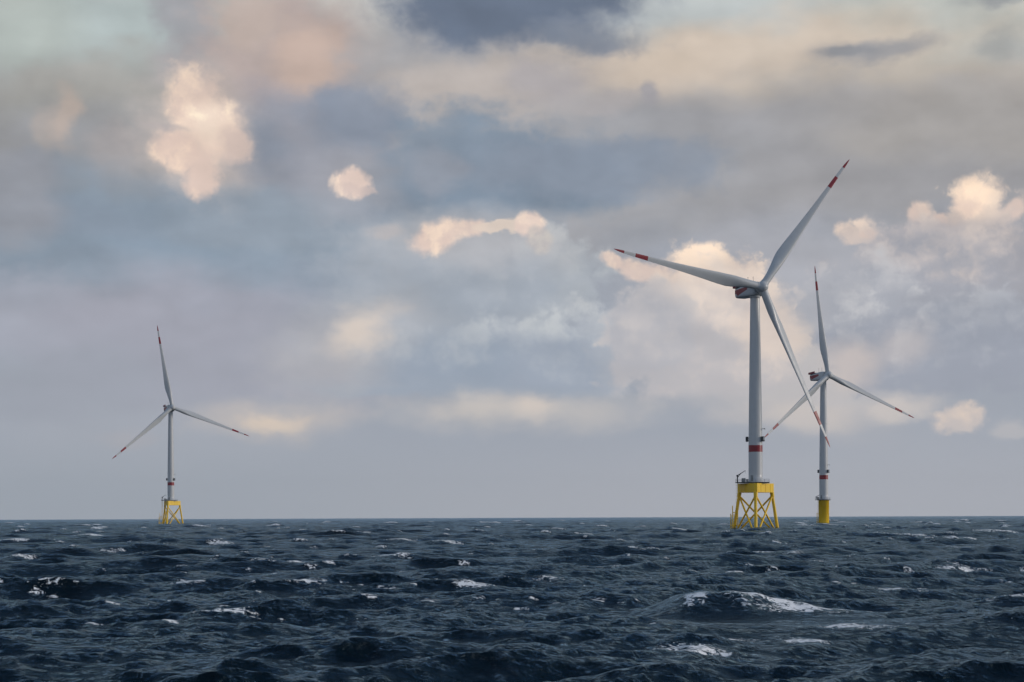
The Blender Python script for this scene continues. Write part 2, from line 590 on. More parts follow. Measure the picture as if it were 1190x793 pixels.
CHORD = [(0.02, 3.0), (0.06, 3.0), (0.10, 3.15), (0.15, 3.75), (0.20, 4.45), (0.24, 4.65), (0.30, 4.40), (0.40, 3.65),
         (0.50, 3.0), (0.60, 2.45), (0.70, 2.02), (0.80, 1.65), (0.90, 1.25), (0.95, 0.95), (0.98, 0.62), (1.0, 0.14)]
THICK = [(0.02, 1.0), (0.10, .85), (0.20, .46), (0.30, .34), (0.50, .25), (0.8, .19), (1.0, .17)]
CIRC = [(0.0, 1.0), (0.06, 1.0), (0.12, .7), (0.20, .12), (0.25, 0.0), (1, 0)]
TWIST = [(0.0, 15.0), (0.20, 13.0), (0.40, 7.0), (0.60, 3.0), (0.80, 1.0), (1.0, -0.5)]
NSEC = 28


def blade_ring(t, pitch):
    """One section of the blade in blade space: z = span, x = in the rotor plane (leading edge +x), y = upwind (-y is downwind)."""
    ch = interp(t, CHORD)
    tw = R_(interp(t, TWIST) + pitch)
    ring = []
    ax = 0.5 if t < .08 else interp(t, [(.08, .5), (.24, .36), (1, .34)])
    for x, y in airfoil(NSEC, interp(t, THICK), interp(t, CIRC)):
        lx = -(x - ax) * ch
        ly = -y * ch
        X = lx * math.cos(tw) - ly * math.sin(tw)
        Y = lx * math.sin(tw) + ly * math.cos(tw)
        ring.append(Vector((X, Y + PREBEND * t * t, t * ROT_R)))
    return ring


def blade_mesh(mb, stations, M, pitch):
    vs = []
    for t in stations:
        vs += [M @ v for v in blade_ring(t, pitch)]
    n = NSEC
    fs = []
    for k in range(len(stations) - 1):
        for i in range(n):
            j = (i + 1) % n
            fs.append((k * n + i, (k + 1) * n + i, (k + 1) * n + j, k * n + j))
    mb.add(vs, fs, True)
    mb.add(vs[:n], [tuple(range(n))], False)
    mb.add(vs[-n:], [tuple(range(n - 1, -1, -1))], False)


def stations(a, b, step=0.02):
    n = max(2, int(round((b - a) / step)) + 1)
    return list(np.linspace(a, b, n))


def wind_turbine(loc, label, yaw, theta, hub_z, deck, foundation, corner=0.0, band_z=31.8, hide=None):
    root = bpy.data.objects.new('wind_turbine', None)
    root.location = loc
    root.empty_display_size = 5
    COL.objects.link(root)
    root['label'] = label
    root['category'] = 'wind turbine'
    root['group'] = 'offshore wind turbines'

    # ---- tower
    top_z = hub_z - 3.4
    prof = []
    for k in range(25):
        s = k / 24
        z = deck + (top_z - deck) * s
        prof.append((2.72 - (2.72 - 1.82) * max(0.0, (s - 0.16) / 0.84) ** 1.15, z))
    mb = MB().lathe([(2.95, deck), (2.95, deck + .25), (2.73, deck + .26)] + prof[1:], 64)
    tower = mb.build('tower', M_WHITE, root)

    def rad(z):
        return float(np.interp(z, [p[1] for p in prof], [p[0] for p in prof]))

    MB().lathe([(rad(band_z - 1.3) + .012, band_z - 1.3), (rad(band_z + 1.3) + .012, band_z + 1.3)], 64).build('red_band', M_RED, tower)
    # flange seams and the entrance door with its steps
    for z in (deck + 24, deck + 47):
        MB().lathe([(rad(z) + .002, z - .11), (rad(z) + .03, z - .09), (rad(z) + .03, z + .09), (rad(z) + .002, z + .11)], 64).build('flange', M_WHITE, tower)
    cd = math.atan2(-loc[1], -loc[0])
    dm = Matrix.Rotation(cd - 0.55, 4, 'Z')
    dr = MB().box((2.73, 0, deck + 1.5), (.16, 1.1, 2.3), dm, .05).build('door', M_GALV, root)
    MB().box((2.83, .36, deck + 1.45), (.06, .07, .35), dm).build('handle', M_DARK, dr)

    # ---- aviation and navigation lights on short brackets round the tower
    zl = band_z + 3.7
    for da in (-1.66, 1.06, 3.0):
        m = Matrix.Rotation(cd + da, 4, 'Z')
        r0 = rad(zl)
        bx = MB().box((r0 + .62, 0, zl), (.95, 1.55, 1.95), m, .10)
        bx.box((r0 + .09, 0, zl + .4), (.26, .3, .3), m).box((r0 + .09, 0, zl - .5), (.26, .3, .3), m)
        o = bx.build('light_box', M_DARK, root)
        MB().box((r0 + 1.11, 0, zl + .1), (.06, 1.05, 1.25), m, .02).build('lens', M_LAMP, o)
    m = Matrix.Rotation(cd + 1.25, 4, 'Z')
    r0 = rad(zl + 4.0)
    sb = MB().box((r0 + .55, 0, zl + 4.0), (1.3, .16, .14), m).box((r0 + 1.05, 0, zl + 3.92), (.45, .55, .34), m)
    sb.build('sensor_arm', M_DARK, root)

    # ---- nacelle (x' = rotor axis, pointing upwind)
    nvec = Vector((math.sin(yaw) * math.cos(TILT), -math.cos(yaw) * math.cos(TILT), math.sin(TILT)))
    uvec = Vector((math.cos(yaw), math.sin(yaw), 0))
    vvec = uvec.cross(nvec) * -1
    vvec = nvec.cross(uvec)
    if vvec.z < 0:
        vvec = -vvec
    hubc = Vector((0, 0, hub_z)) + nvec * 5.0
    NM = Matrix((
        (nvec.x, uvec.x, vvec.x, 0), (nvec.y, uvec.y, vvec.y, 0), (nvec.z, uvec.z, vvec.z, hub_z), (0, 0, 0, 1)))
    # rounded-box sections along the axis: (x, half width, half height, z centre)
    SEC = [(-10.75, 1.6, 1.0, .45), (-10.6, 2.35, 1.55, .45), (-10.0, 2.75, 1.95, .42), (-6.0, 2.95, 2.25, .25), (-1.6, 3.0, 2.65, .05),
           (1.2, 2.9, 2.75, -.1), (2.4, 2.45, 2.45, 0), (2.9, 2.1, 2.1, 0)]
    ns = 32

    def section(x, w, h, zc, grow=0.0):
        out = []
        for i in range(ns):
            a = 2 * math.pi * i / ns
            ca, sa = math.cos(a), math.sin(a)
            e = 0.42
            out.append(Vector((x, math.copysign(abs(ca) ** e, ca) * (w + grow), math.copysign(abs(sa) ** e, sa) * (h + grow) + zc)))
        return out

    vs = []
    for q in SEC:
        vs += [NM @ p for p in section(*q)]
    fs = []
    for k in range(len(SEC) - 1):
        for i in range(ns):
            j = (i + 1) % ns
            fs.append((k * ns + i, (k + 1) * ns + i, (k + 1) * ns + j, k * ns + j))
    mb = MB()
    mb.add(vs, fs, True)
    mb.add(vs[:ns], [tuple(range(ns))], False)
    mb.add(vs[-ns:], [tuple(range(ns - 1, -1, -1))], False)
    mb.lathe([(1.84, top_z), (1.98, top_z + .05), (2.05, top_z + .9)], 40)
    nac = mb.build('nacelle', M_WHITE, root)

    # red marking wrapped round the sides and tail: tapers away towards the rotor, proud of the shell
    mb = MB()
    for sgn in (-1, 1):
        xs = np.linspace(-10.0, -0.8, 16)
        vs = []
        for x in xs:
            w = interp(x, [(q[0], q[1]) for q in SEC])
            k = (x + 10.0) / 9.2
            zt, zb = 1.55 - .25 * k, -1.20 + 1.35 * k
            for z in (zb, zb * .5 + zt * .5, zt):
                h = interp(x, [(q[0], q[2]) for q in SEC])
                zc = interp(x, [(q[0], q[3]) for q in SEC])
                sa = min(1.0, abs((z - zc) / h)) ** (1 / .42)
                yy = w * (math.sqrt(max(0.0, 1 - sa * sa))) ** .42
                vs.append(NM @ Vector((x, sgn * (yy + .035), z)))
        fs = []
        for i in range(len(xs) - 1):
            for j in range(2):
                q = (i * 3 + j, i * 3 + 3 + j, i * 3 + 4 + j, i * 3 + 1 + j)
                fs.append(q if sgn < 0 else q[::-1])
        mb.add(vs, fs, True)
    mb.box((-10.80, 0, .40), (.16, 3.1, 1.7), NM, .05)
    mb.build('red_stripe', M_RED, nac)

    # helicopter winching deck on the tail: floor, posts and red side panels
    mb = MB().box((-8.0, 0, 2.75), (6.4, 5.6, .18), NM)
    for x in (-10.4, -8.0, -5.6):
        for y in (-2.2, 2.2):
            mb.tube(NM @ Vector((x, y, 1.7)), NM @ Vector((x, y, 2.7)), .1)
    hd = mb.build('winch_deck', M_GALV, nac)
    mb = MB()
    mb.box((-8.0, -2.85, 3.2), (6.5, .08, 1.2), NM).box((-8.0, 2.85, 3.2), (6.5, .08, 1.2), NM)
    mb.box((-11.28, 0, 3.2), (.08, 5.6, 1.2), NM)
    mb.build('deck_fence', M_RED, nac)
    for y, zz, bs in ((1.2, 5.6, (.5, .12, .1)), (-1.2, 5.3, (.12, .5, .1))):
        mb = MB().tube(NM @ Vector((-2.6, y, 2.7)), NM @ Vector((-2.6, y, zz)), .06)
        mb.box((-2.6, y, zz), bs, NM)
        mb.build('wind_vane', M_DARK, nac)

    # ---- hub and blades
    HM = Matrix.Translation(hubc) @ Matrix((
        (uvec.x, -vvec.x, nvec.x, 0), (uvec.y, -vvec.y, nvec.y, 0), (uvec.z, -vvec.z, nvec.z, 0), (0, 0, 0, 1)))
    hp = [(1.7, -2.0), (1.95, -1.7), (2.15, -1.0), (2.25, 0), (2.1, 1.1), (1.7, 1.9), (1.05, 2.45), (.4, 2.68), (.05, 2.72)]
    hub = MB().lathe(hp, 40, HM)
    hub_o = hub.build('hub', M_WHITE, root)
    for k in range(3):
        a = theta + k * 2 * math.pi / 3
        span = uvec * math.cos(a) + vvec * math.sin(a)
        # leading edge: rotor turns clockwise seen from upwind (the camera side)
        lead = uvec * math.sin(a) - vvec * math.cos(a)
        sp = (span * math.cos(CONE) + nvec * math.sin(CONE)).normalized()
        up = (nvec * math.cos(CONE) - span * math.sin(CONE)).normalized()
        BM = Matrix.Translation(hubc) @ Matrix((
            (lead.x, up.x, sp.x, 0), (lead.y, up.y, sp.y, 0), (lead.z, up.z, sp.z, 0), (0, 0, 0, 1)))
        PITCH = 7.0
        mb = MB()
        blade_mesh(mb, stations(0.022, 0.775), BM, PITCH)
        blade_mesh(mb, stations(0.858, 0.932), BM, PITCH)
        bl = mb.build('blade', M_WHITE, root)
        for s0, s1 in ((0.7752, 0.8578), (0.9322, 1.0)):
            mb = MB()
            blade_mesh(mb, stations(s0, s1, .012), BM, PITCH)
            mb.build('red_stripe', M_RED, bl)
        MB().tube(hubc + sp * 1.7, hubc + sp * 2.55, 1.66, 1.60, 32).build('blade_collar', M_WHITE, hub_o)

    CM = Matrix.Rotation(corner, 4, 'Z')         # foundation's own orientation: +x points at the nearest corner

    def railing(mb, pts, z, h=1.1):
        for a, b in zip(pts[:-1], pts[1:]):
            a, b = Vector(a), Vector(b)
            n = max(1, int((b - a).length / 1.6))
            for q in range(n + 1):
                p = a.lerp(b, q / n)
                mb.tube((p.x, p.y, z), (p.x, p.y, z + h), .035, .035, 6)
            for hh in (h * .5, h):
                mb.tube((a.x, a.y, z + hh), (b.x, b.y, z + hh), .035, .035, 6)

    side = Matrix.Rotation(cd - math.pi / 2, 4, 'Z')    # +x of this frame points to the left as seen from the camera

    if foundation == 'jacket':
        ht = deck - .55
        hb = ht - 3.55
        rt, rb = 7.25, 9.75                           # leg circle at the top and at the waterline
        zb = -7.0
        zn = -3.2                                     # lower brace nodes lie under water
        ang = [k * 2 * math.pi / 3 for k in range(3)]
        # triangular transition box with blunted corners
        pl = []
        for k in range(3):
            for d in (-.075, .075):
                pl.append(CM @ Vector(((rt + .55) * math.cos(ang[k] + d), (rt + .55) * math.sin(ang[k] + d), 0)))
        mb = MB()
        bev = .10
        rings = []
        for z, g_ in ((hb, -bev), (hb + bev, 0), (ht - bev, 0), (ht, -bev)):
            rings += [Vector((p_.x * (1 + g_ / rt), p_.y * (1 + g_ / rt), z)) for p_ in pl]
        fs = [(k * 6 + i, k * 6 + (i + 1) % 6, k * 6 + 6 + (i + 1) % 6, k * 6 + 6 + i) for k in range(3) for i in range(6)]
        fs += [tuple(range(5, -1, -1)), tuple(range(18, 24))]
        mb.add(rings, fs, False)
        jk = mb.build('jacket_foundation', M_YELLOW, root)

        def leg_pt(k, z):
            r = rt + (rb - rt) * (hb - z) / hb
            v = CM @ Vector((r * math.cos(ang[k % 3]), r * math.sin(ang[k % 3]), 0))
            return Vector((v.x, v.y, z))

        for k in range(3):
            mb = MB().tube(leg_pt(k, zb), leg_pt(k, hb + .05), .66, .60, 20)
            mb.tube(leg_pt(k, hb - 1.7), leg_pt(k, hb + .02), .76, .84, 20)
            mb.build('leg', M_YELLOW, jk)
            for (z0, z1) in ((hb - 1.1, zn), (zn, hb - 1.1)):
                MB().tube(leg_pt(k, z0), leg_pt(k + 1, z1), .36, .36, 14).build('brace', M_YELLOW, jk)
            # stiffener ribs on each side of the box
            m0, m1 = pl[2 * k + 1], pl[(2 * k + 2) % 6]
            nrm = Vector((m1.y - m0.y, m0.x - m1.x, 0)).normalized()
            if nrm.dot(m0) < 0:
                nrm = -nrm
            for q in (.22, .5, .78):
                c_ = m0.lerp(m1, q) + nrm * .03
                MB().tube((c_.x, c_.y, hb + .3), (c_.x, c_.y, ht - .3), .07, .07, 6).build('stiffener', M_YELLOW, jk)
        # deck plate, wider towards the boat side
        dk = MB().box((.95, 0, deck - .20), (12.6, 8.6, .36), side, .05)
        dk.box((6.5, 1.3, deck - .22), (2.6, 4.2, .30), side)
        dko = dk.build('platform', M_DARK, root)
        mb = MB()
        P = [side @ Vector(p) for p in ((-5.2, -4.2, 0), (7.2, -4.2, 0), (7.2, -.9, 0), (7.7, -.9, 0), (7.7, 3.3, 0), (7.2, 3.3, 0), (7.2, 4.2, 0), (-5.2, 4.2, 0), (-5.2, -4.2, 0))]
        railing(mb, P, deck)
        mb.build('railing', M_GALV, dko)
        cx, cy = 7.0, 2.1
        eq = MB().box((4.6, 2.6, deck + .75), (1.5, 1.0, 1.5), side, .06).box((3.2, 3.0, deck + .55), (.9, .8, 1.1), side, .05)
        eq.build('equipment_box', M_GALV, dko)
    else:
        mb = MB().lathe([(3.25, -9), (3.25, deck - .9), (3.32, deck - .88), (3.32, deck - .55)], 56)
        jk = mb.build('monopile_foundation', M_YELLOW, root)
        dk = MB().lathe([(4.1, deck - .5), (4.3, deck - .42), (4.3, deck - .12), (4.1, deck - .05)], 40)
        dk.box((3.9, 0, deck - .28), (2.8, 3.6, .3), side)
        dko = dk.build('platform', M_DARK, root)
        mb = MB()
        P = []
        for i in range(17):
            a = math.pi * 2 * i / 16
            P.append(Vector((4.15 * math.cos(a), 4.15 * math.sin(a), 0)))
        railing(mb, P, deck)
        Q = [side @ Vector(p) for p in ((4.0, -1.7, 0), (5.2, -1.7, 0), (5.2, 1.7, 0), (4.0, 1.7, 0))]
        railing(mb, Q, deck)
        mb.build('railing', M_GALV, dko)
        cx, cy = 4.6, 1.0
        MB().box((3.5, -.6, deck + .75), (1.1, 1.0, 1.5), side, .05).build('equipment_box', M_GALV, dko)

    # ---- davit crane: post, slewing housing, raised boom
    big = 1.0 if foundation == 'jacket' else .62
    b0 = side @ Vector((cx, cy, deck))
    mb = MB().tube(b0, b0 + Vector((0, 0, 2.3 * big)), .26, .22, 14)
    mb.box((cx, cy, deck + 2.45 * big), (.8, .8, .7), side, .06)
    cr_o = mb.build('crane', M_DARK if big == 1 else M_GALV, root)
    tip = side @ Vector((cx - 3.1 * big, cy - .6, deck + 4.5 * big))
    st = b0 + Vector((0, 0, 2.5 * big))
    mb = MB().tube(st, tip, .20, .11, 10)
    mb.tube(b0 + Vector((0, 0, 1.5 * big)), st.lerp(tip, .45), .08, .08, 8)
    mb.build('boom', M_DARK, cr_o)
    MB().tube(tip, tip - Vector((0, 0, 1.2 * big)), .03, .03, 6).build('hook', M_DARK, cr_o)

    # ---- ladder up to the deck and the boat landing
    if foundation == 'jacket':
        lx, ly = 6.9, .6
        lo, hi = 5.5, deck - .35
        sx = side @ Vector((1, 0, 0))
        LL = max(range(3), key=lambda k: leg_pt(k, 0).dot(sx))
        mb = MB()
        for dy in (-.35, .35):
            mb.tube(side @ Vector((lx, ly + dy, lo - 7)), side @ Vector((lx, ly + dy, hi + 1.2)), .13, .13, 8)
        z = lo - 6.6
        while z < hi + .9:
            mb.tube(side @ Vector((lx, ly - .35, z)), side @ Vector((lx, ly + .35, z)), .03, .03, 6)
            z += .45
        for z in np.arange(4.0, hi, 1.1):            # safety cage hoops
            pts = [side @ Vector((lx + .75 * math.sin(t), ly + .42 * math.cos(t), z)) for t in np.linspace(0, math.pi, 7)]
            mb.path(pts, .05, 5)
        for t in (math.pi * .3, math.pi * .7):
            mb.tube(side @ Vector((lx + .75 * math.sin(t), ly + .42 * math.cos(t), 4.0)), side @ Vector((lx + .75 * math.sin(t), ly + .42 * math.cos(t), hi)), .03, .03, 5)
        # stays back to the near leg
        for z in (4.3, 8.2, 12.0):
            mb.tube(side @ Vector((lx, ly, z)), leg_pt(LL, z), .11, .11, 8)
        mb.build('ladder', M_YELLOW, root)
        mb = MB()
        bxs = (9.65, 8.95)
        for x, zt in ((bxs[0], 6.1), (bxs[1], 9.2)):
            for y in (-.75, .75):
                mb.tube(side @ Vector((x, y, -5)), side @ Vector((x, y, zt)), .17, .17, 10)
            mb.tube(side @ Vector((x, -.75, zt - .2)), side @ Vector((x, .75, zt - .2)), .12, .12, 8)
        for z in (1.6, 5.2, 6.6):
            for y in (-.75, .75):
                mb.tube(side @ Vector((bxs[1] if z > 6 else bxs[0], y, z)), side @ Vector((6.9, y * .6, z)), .15, .15, 8)
        mb.tube(side @ Vector((bxs[1], 0, 5.9)), side @ Vector((6.9, 0, 5.9)), .10, .10, 8)
        mb.tube(side @ Vector((bxs[0], 0, .8)), leg_pt(LL, .8), .17, .17, 8)
        mb.box((8.6, 0, 5.35), (2.0, 1.5, .10), side)
        mb.build('boat_landing', M_YELLOW, root)
    else:
        mb = MB()
        for y in (-.6, .6):
            mb.tube(side @ Vector((4.15, y, -5)), side @ Vector((4.15, y, 7.0)), .17, .17, 10)
            for z in (1.5, 6.5):
                mb.tube(side @ Vector((4.15, y, z)), side @ Vector((3.1, y, z)), .12, .12, 8)
        mb.build('boat_landing', M_YELLOW, root)
        mb = MB()
        for y in (-.28, .28):
            mb.tube(side @ Vector((3.62, y, -3)), side @ Vector((3.62, y, deck + .8)), .06, .06, 8)
        for z in np.arange(-2.5, deck, .5):
            mb.tube(side @ Vector((3.62, -.28, z)), side @ Vector((3.62, .28, z)), .03, .03, 6)
        mb.build('ladder', M_YELLOW, root)
    return root


corner_front = math.atan2(-669.7, -94.8)
wind_turbine((94.9, 670.0, 0), 'largest and nearest wind turbine, on a yellow lattice jacket beside the monopile turbine',
             R_(25.1), R_(51.6), 93.3, 18.4, 'jacket', corner_front, band_z=31.4)
wind_turbine((193.2, 1066.3, 0), 'wind turbine standing on a single yellow cylindrical monopile, just right of the largest turbine',
             R_(26.8), R_(97.2), 91.7, 15.3, 'monopile', corner_front, band_z=29.0)
wind_turbine((-278.5, 1405.5, 0), 'smallest most distant wind turbine, on a yellow lattice jacket, standing alone',
             R_(27.7), R_(100.0), 95.0, 19.8, 'jacket', corner_front, band_z=33.2)


# ------------------------------------------------------------------ sea
rng = np.random.default_rng(11)
WDIR = np.array([-0.42, 0.90])          # the wind sea runs away from the camera and to the left
WDIR /= np.linalg.norm(WDIR)
LP = 36.0                                # peak wavelength
KP = 2 * np.pi / LP
HS = 1.6
CHOP = 1.15


def P2(kx, ky):
    k = np.hypot(kx, ky)
    k = np.where(k < 1e-6, 1e-6, k)
    c = (kx * WDIR[0] + ky * WDIR[1]) / k
    s = np.clip(18.0 * (k / KP) ** -0.5, 4.0, 24.0)
    D_ = np.clip((1 + c) / 2, 1e-6, 1) ** s
    D_ = D_ * (s + 1) ** .5
    return np.exp(-1.25 * (KP / k) ** 2) * k ** -4.0 * D_ * np.exp(-(k * 0.02) ** 2)


g = np.linspace(-3.0, 3.0, 1201)
GX, GY = np.meshgrid(g, g)
VAR = P2(GX, GY).sum() * (g[1] - g[0]) ** 2
AMP = (HS / 4) ** 2 / VAR


def cascade(N, L, lmax, lmin):
    k1 = np.fft.fftfreq(N, d=L / N) * 2 * np.pi
    KX, KY = np.meshgrid(k1, k1, indexing='ij')
    k = np.hypot(KX, KY)
    k[0, 0] = 1e-6
    band = ((k >= 2 * np.pi / lmax) & (k < 2 * np.pi / lmin)).astype(float)
    dk = 2 * np.pi / L
    h0 = np.sqrt(AMP * P2(KX, KY) * dk * dk) * band * (rng.standard_normal((N, N)) + 1j * rng.standard_normal((N, N)))
    h0[0, 0] = 0
    f = lambda a: np.real(np.fft.ifft2(a) * N * N)
    out = dict(h=f(h0), dx=f(1j * KX / k * h0), dy=f(1j * KY / k * h0),
               jxx=f(-KX * KX / k * h0), jyy=f(-KY * KY / k * h0), jxy=f(-KX * KY / k * h0))
    out = {q: v.astype(np.float32) for q, v in out.items()}
    return N, L, out


CAS = [cascade(512, 407.0, 1000.0, 11.0), cascade(512, 113.0, 11.0, 2.2), cascade(512, 29.3, 2.2, 0.60)]


def sample(cas, x, y, ch):
    N, L, d = cas
    a = d[ch]
    u = (x / L) % 1.0 * N
    v = (y / L) % 1.0 * N
    i = u.astype(np.int32)
    j = v.astype(np.int32)
    fu = (u - i).astype(np.float32)
    fv = (v - j).astype(np.float32)
    i %= N
    j %= N
    i2 = (i + 1) % N
    j2 = (j + 1) % N
    return (a[i, j] * (1 - fu) + a[i2, j] * fu) * (1 - fv) + (a[i, j2] * (1 - fu) + a[i2, j2] * fu) * fv


# polar sheet: dense inside the fan the photograph looks into, coarse elsewhere
fan = np.arange(-R_(20.5), R_(20.5), 0.00115)
th = np.concatenate([np.linspace(-math.pi, -R_(20.5), 130, endpoint=False), fan,
                     np.linspace(R_(20.5), math.pi, 130, endpoint=False)])
rr = [1.5]
while rr[-1] < 9000.0:
    r = rr[-1]
    rr.append(r * (1 + (0.06 if r < 30 else (0.0034 if r < 2500 else 0.006))))
rr = np.array(rr)
NT_, NR_ = len(th), len(rr)
TH, RR = np.meshgrid(th, rr)             # rows = radius
X = (RR * np.sin(TH)).astype(np.float64).ravel()
Y = (RR * np.cos(TH)).astype(np.float64).ravel()
Rv = RR.ravel()
infan = np.abs(TH.ravel()) < R_(21.5)


def smooth(a, b, x):
    t = np.clip((x - a) / (b - a), 0, 1)
    return t * t * (3 - 2 * t)


H = np.zeros(X.size)
DX = np.zeros(X.size)
DY = np.zeros(X.size)
JX = np.zeros(X.size)
JY = np.zeros(X.size)
JXY = np.zeros(X.size)
WTS = [1 - .3 * smooth(3000, 9000, Rv), (1 - .8 * smooth(900, 4000, Rv)), (1 - smooth(90, 260, Rv)) * 1.0]
for cas, wt, jw, gain in zip(CAS, WTS, (1.0, 0.8, 0.0), (1.1, 1.35, 1.45)):
    w = wt * gain * np.where(infan, 1.0, 0.0 if cas[1] < 50 else 1.0)
    sel = w > 0.001
    xs, ys, ws = X[sel], Y[sel], w[sel]
    H[sel] += sample(cas, xs, ys, 'h') * ws
    DX[sel] += sample(cas, xs, ys, 'dx') * ws * CHOP
    DY[sel] += sample(cas, xs, ys, 'dy') * ws * CHOP
    if jw:
        JX[sel] += sample(cas, xs, ys, 'jxx') * CHOP * jw
        JY[sel] += sample(cas, xs, ys, 'jyy') * CHOP * jw
        JXY[sel] += sample(cas, xs, ys, 'jxy') * CHOP * jw
JAC = (1 + JX) * (1 + JY) - JXY ** 2
foam = np.clip((0.42 - JAC) / 0.30, 0, 1)
foam *= smooth(-0.15, 0.5, H)


def at(px, py, z=0.0):
    y = (CAM_H - z) * FOC / (py - (PY0 - ROLL * (px - PX0)))
    return (px - PX0) / FOC * y, y


# breaking crests: each a short steep ridge of its own with foam on it
#   (px, py, width m, height m, foam strength)
CAPS = [(257, 631, 5.0, .5, 1), (456, 644, 5.5, .55, 1), (520, 629, 7, .5, .8), (466, 627, 7, .4, .9), (676, 620, 8, .6, 1),
        (62, 626, 9, .3, .7), (14, 627, 7, .6, 1), (103, 622, 9, .5, .9), (28, 646, 3.0, .4, .9), (12, 646, 2, .3, .8),
        (56, 674, 2.2, .2, .5), (215, 672, 2.5, .2, .8), (556, 677, 3.2, .5, 1), (1170, 688, 4.0, .2, 1), (1003, 716, 3.4, .3, .8),
        (945, 740, 2.2, .25, .8), (262, 704, 4, .1, .6), (355, 672, 3, .2, .7), (95, 611, 14, .4, .8), (230, 612, 12, .4, .8),
        (455, 608, 16, .5, .9), (600, 606, 14, .4, .7), (700, 655, 4, .2, .5), (745, 612, 9, .4, .7), (1065, 622, 12, .3, .7),
        (1160, 618, 14, .4, .7), (1130, 660, 5, .2, .6), (1045, 681, 2.5, .3, .8), (880, 640, 4, .3, .6), (980, 607, 14, .4, .7),
        (1110, 625, 4, .3, .6), (920, 640, 3, .2, .5), (640, 668, 2.5, .2, .5), (310, 650, 3, .2, .5), (390, 620, 7, .3, .6)]
for _ in range(420):                     # many more small ones
    py = 603.0 + 120 * rng.random() ** 2.8
    px = rng.uniform(-20, 1210)
    if py < 604.5 or (760 < px < 960 and 670 < py < 760):
        continue
    d_ = (CAM_H - .5) * FOC / (py - 600)
    CAPS.append((px, py, rng.uniform(4, 15) / FOC * d_ * rng.choice([.7, 1, 1.8]), rng.uniform(.02, .15), rng.uniform(.45, .9)))


def on_crest(px, py):
    """The wave crest nearest to where this whitecap is seen."""
    k0 = py - (PY0 - ROLL * (px - PX0))
    yy = CAM_H * FOC / np.maximum(k0 * np.linspace(.72, 1.25, 160), 1.5)
    xx = (px - PX0) / FOC * yy
    hh = sample(CAS[0], xx, yy, 'h') + .6 * sample(CAS[1], xx, yy, 'h')
    seen = (CAM_H - hh - .4) * FOC / yy
    score = hh * 3.0 - np.abs(seen - k0) * (.55 if k0 > 12 else 1.2)
    i = int(np.argmax(score))
    return xx[i], yy[i]


fx = np.zeros(X.size)
ridge = np.zeros(X.size)
for (px, py, wd, ht, st) in CAPS:
    cx, cy = on_crest(px, py)
    big = np.abs(Y - cy) < 40
    a = rng.uniform(-.25, .25)
    xs, ys = X[big] - cx, Y[big] - cy
    s = xs * math.cos(a) + ys * math.sin(a)
    t = -(-xs * math.sin(a) + ys * math.cos(a))          # towards the camera
    dp = 1.0 + cy / 350.0
    ht = min(ht * .3, wd * .06) + min(cy, 900) / 1700.0 * (1 if cy > 200 else .3)
    st = min(st * (1 + cy / 1000), 1.25 if cy > 350 else .85)
    e = np.exp(-(s / (wd * .55)) ** 2)
    prof = np.where(t > 0, np.exp(-(t / (1.1 * dp)) ** 2), np.exp(-(t / (2.6 * dp)) ** 2))
    ridge[big] += ht * e * prof
    ff = np.clip(1.25 - (s / (wd * .5)) ** 2, 0, 1) * np.where(t > 0, np.exp(-(t / min(.45 * dp, wd * .22)) ** 2), np.exp(-(t / min(1.1 * dp, wd * .5)) ** 2))
    fx[big] = np.maximum(fx[big], ff * st)

# the one big breaker right of the middle: steep peak, curling left end, foam streaming down its right flank
hx, hy = 11.9, 94.0
wob = .14 * np.sin(X * 1.3 + 1) + .06 * np.sin(X * 3.3 + Y * .7)
s = (X - hx) + .10 * (Y - hy)
t = -((Y - hy) - .16 * (X - hx)) + wob
crest = np.interp(s, [-10, -7.5, -5.2, -3.8, -2.7, -1.8, -.6, 1.2, 3.0, 4.8, 7.5, 12], [0, .10, .28, .55, .86, .98, 1.04, .92, .66, .44, .22, 0])
crest *= 1 + .03 * np.sin(s * 2.1) + .02 * np.sin(s * 4.7 + 1)
front = np.exp(-(np.clip(t, 0, None) / 2.7) ** 1.7)
back = np.exp(-(np.clip(-t, 0, None) / 6.0) ** 2)
prof = np.where(t > 0, front, back)
win = np.exp(-((s - 1) / 8.5) ** 4 - ((t - 8) / 13) ** 4)
H *= 1 - .75 * win
DX *= 1 - .6 * win
DY *= 1 - .6 * win
H -= .10 * win
ridge += 1.58 * crest * prof
DY += -.40 * crest * np.exp(-(t / 1.0) ** 2)               # lean towards the camera
hf = np.zeros(X.size)
hf = np.maximum(hf, 1.0 * np.exp(-((s + 2.0 + .30 * t) / .6) ** 4 - ((t - .5) / 1.15) ** 4))              # spilling left end
hf = np.maximum(hf, .62 * np.exp(-((s + .3) / 2.4) ** 6 - ((t + .05) / .30) ** 4))                  # lip of the crest
hf = np.maximum(hf, .92 * np.exp(-((s - 3.2) / 3.4) ** 4 - ((t - .24 * s - .1) / .85) ** 4))       # upper streak
hf = np.maximum(hf, .76 * np.exp(-((s - 2.8) / 1.6) ** 4 - ((t - 2.1) / .7) ** 4))                # lower patches
hf = np.maximum(hf, .42 * np.exp(-((s - 2.8) / 3.0) ** 4 - ((t - 1.6) / 1.6) ** 4))                 # torn lace on the face
hf = np.maximum(hf, .60 * np.exp(-((s - 6.6) / 1.8) ** 4 - ((t - 1.0) / .8) ** 4))
bx_, by_ = at(815, 742, .3)
hf = np.maximum(hf, .66 * np.exp(-((X - bx_) / 1.6) ** 4 - ((Y - by_) / 1.1) ** 4))
bx_, by_ = at(830, 733, .3)
hf = np.maximum(hf, .60 * np.exp(-((X - bx_ - .5) / 1.9) ** 4 - ((Y - by_) / 1.0) ** 4))
fx = np.maximum(fx, hf)
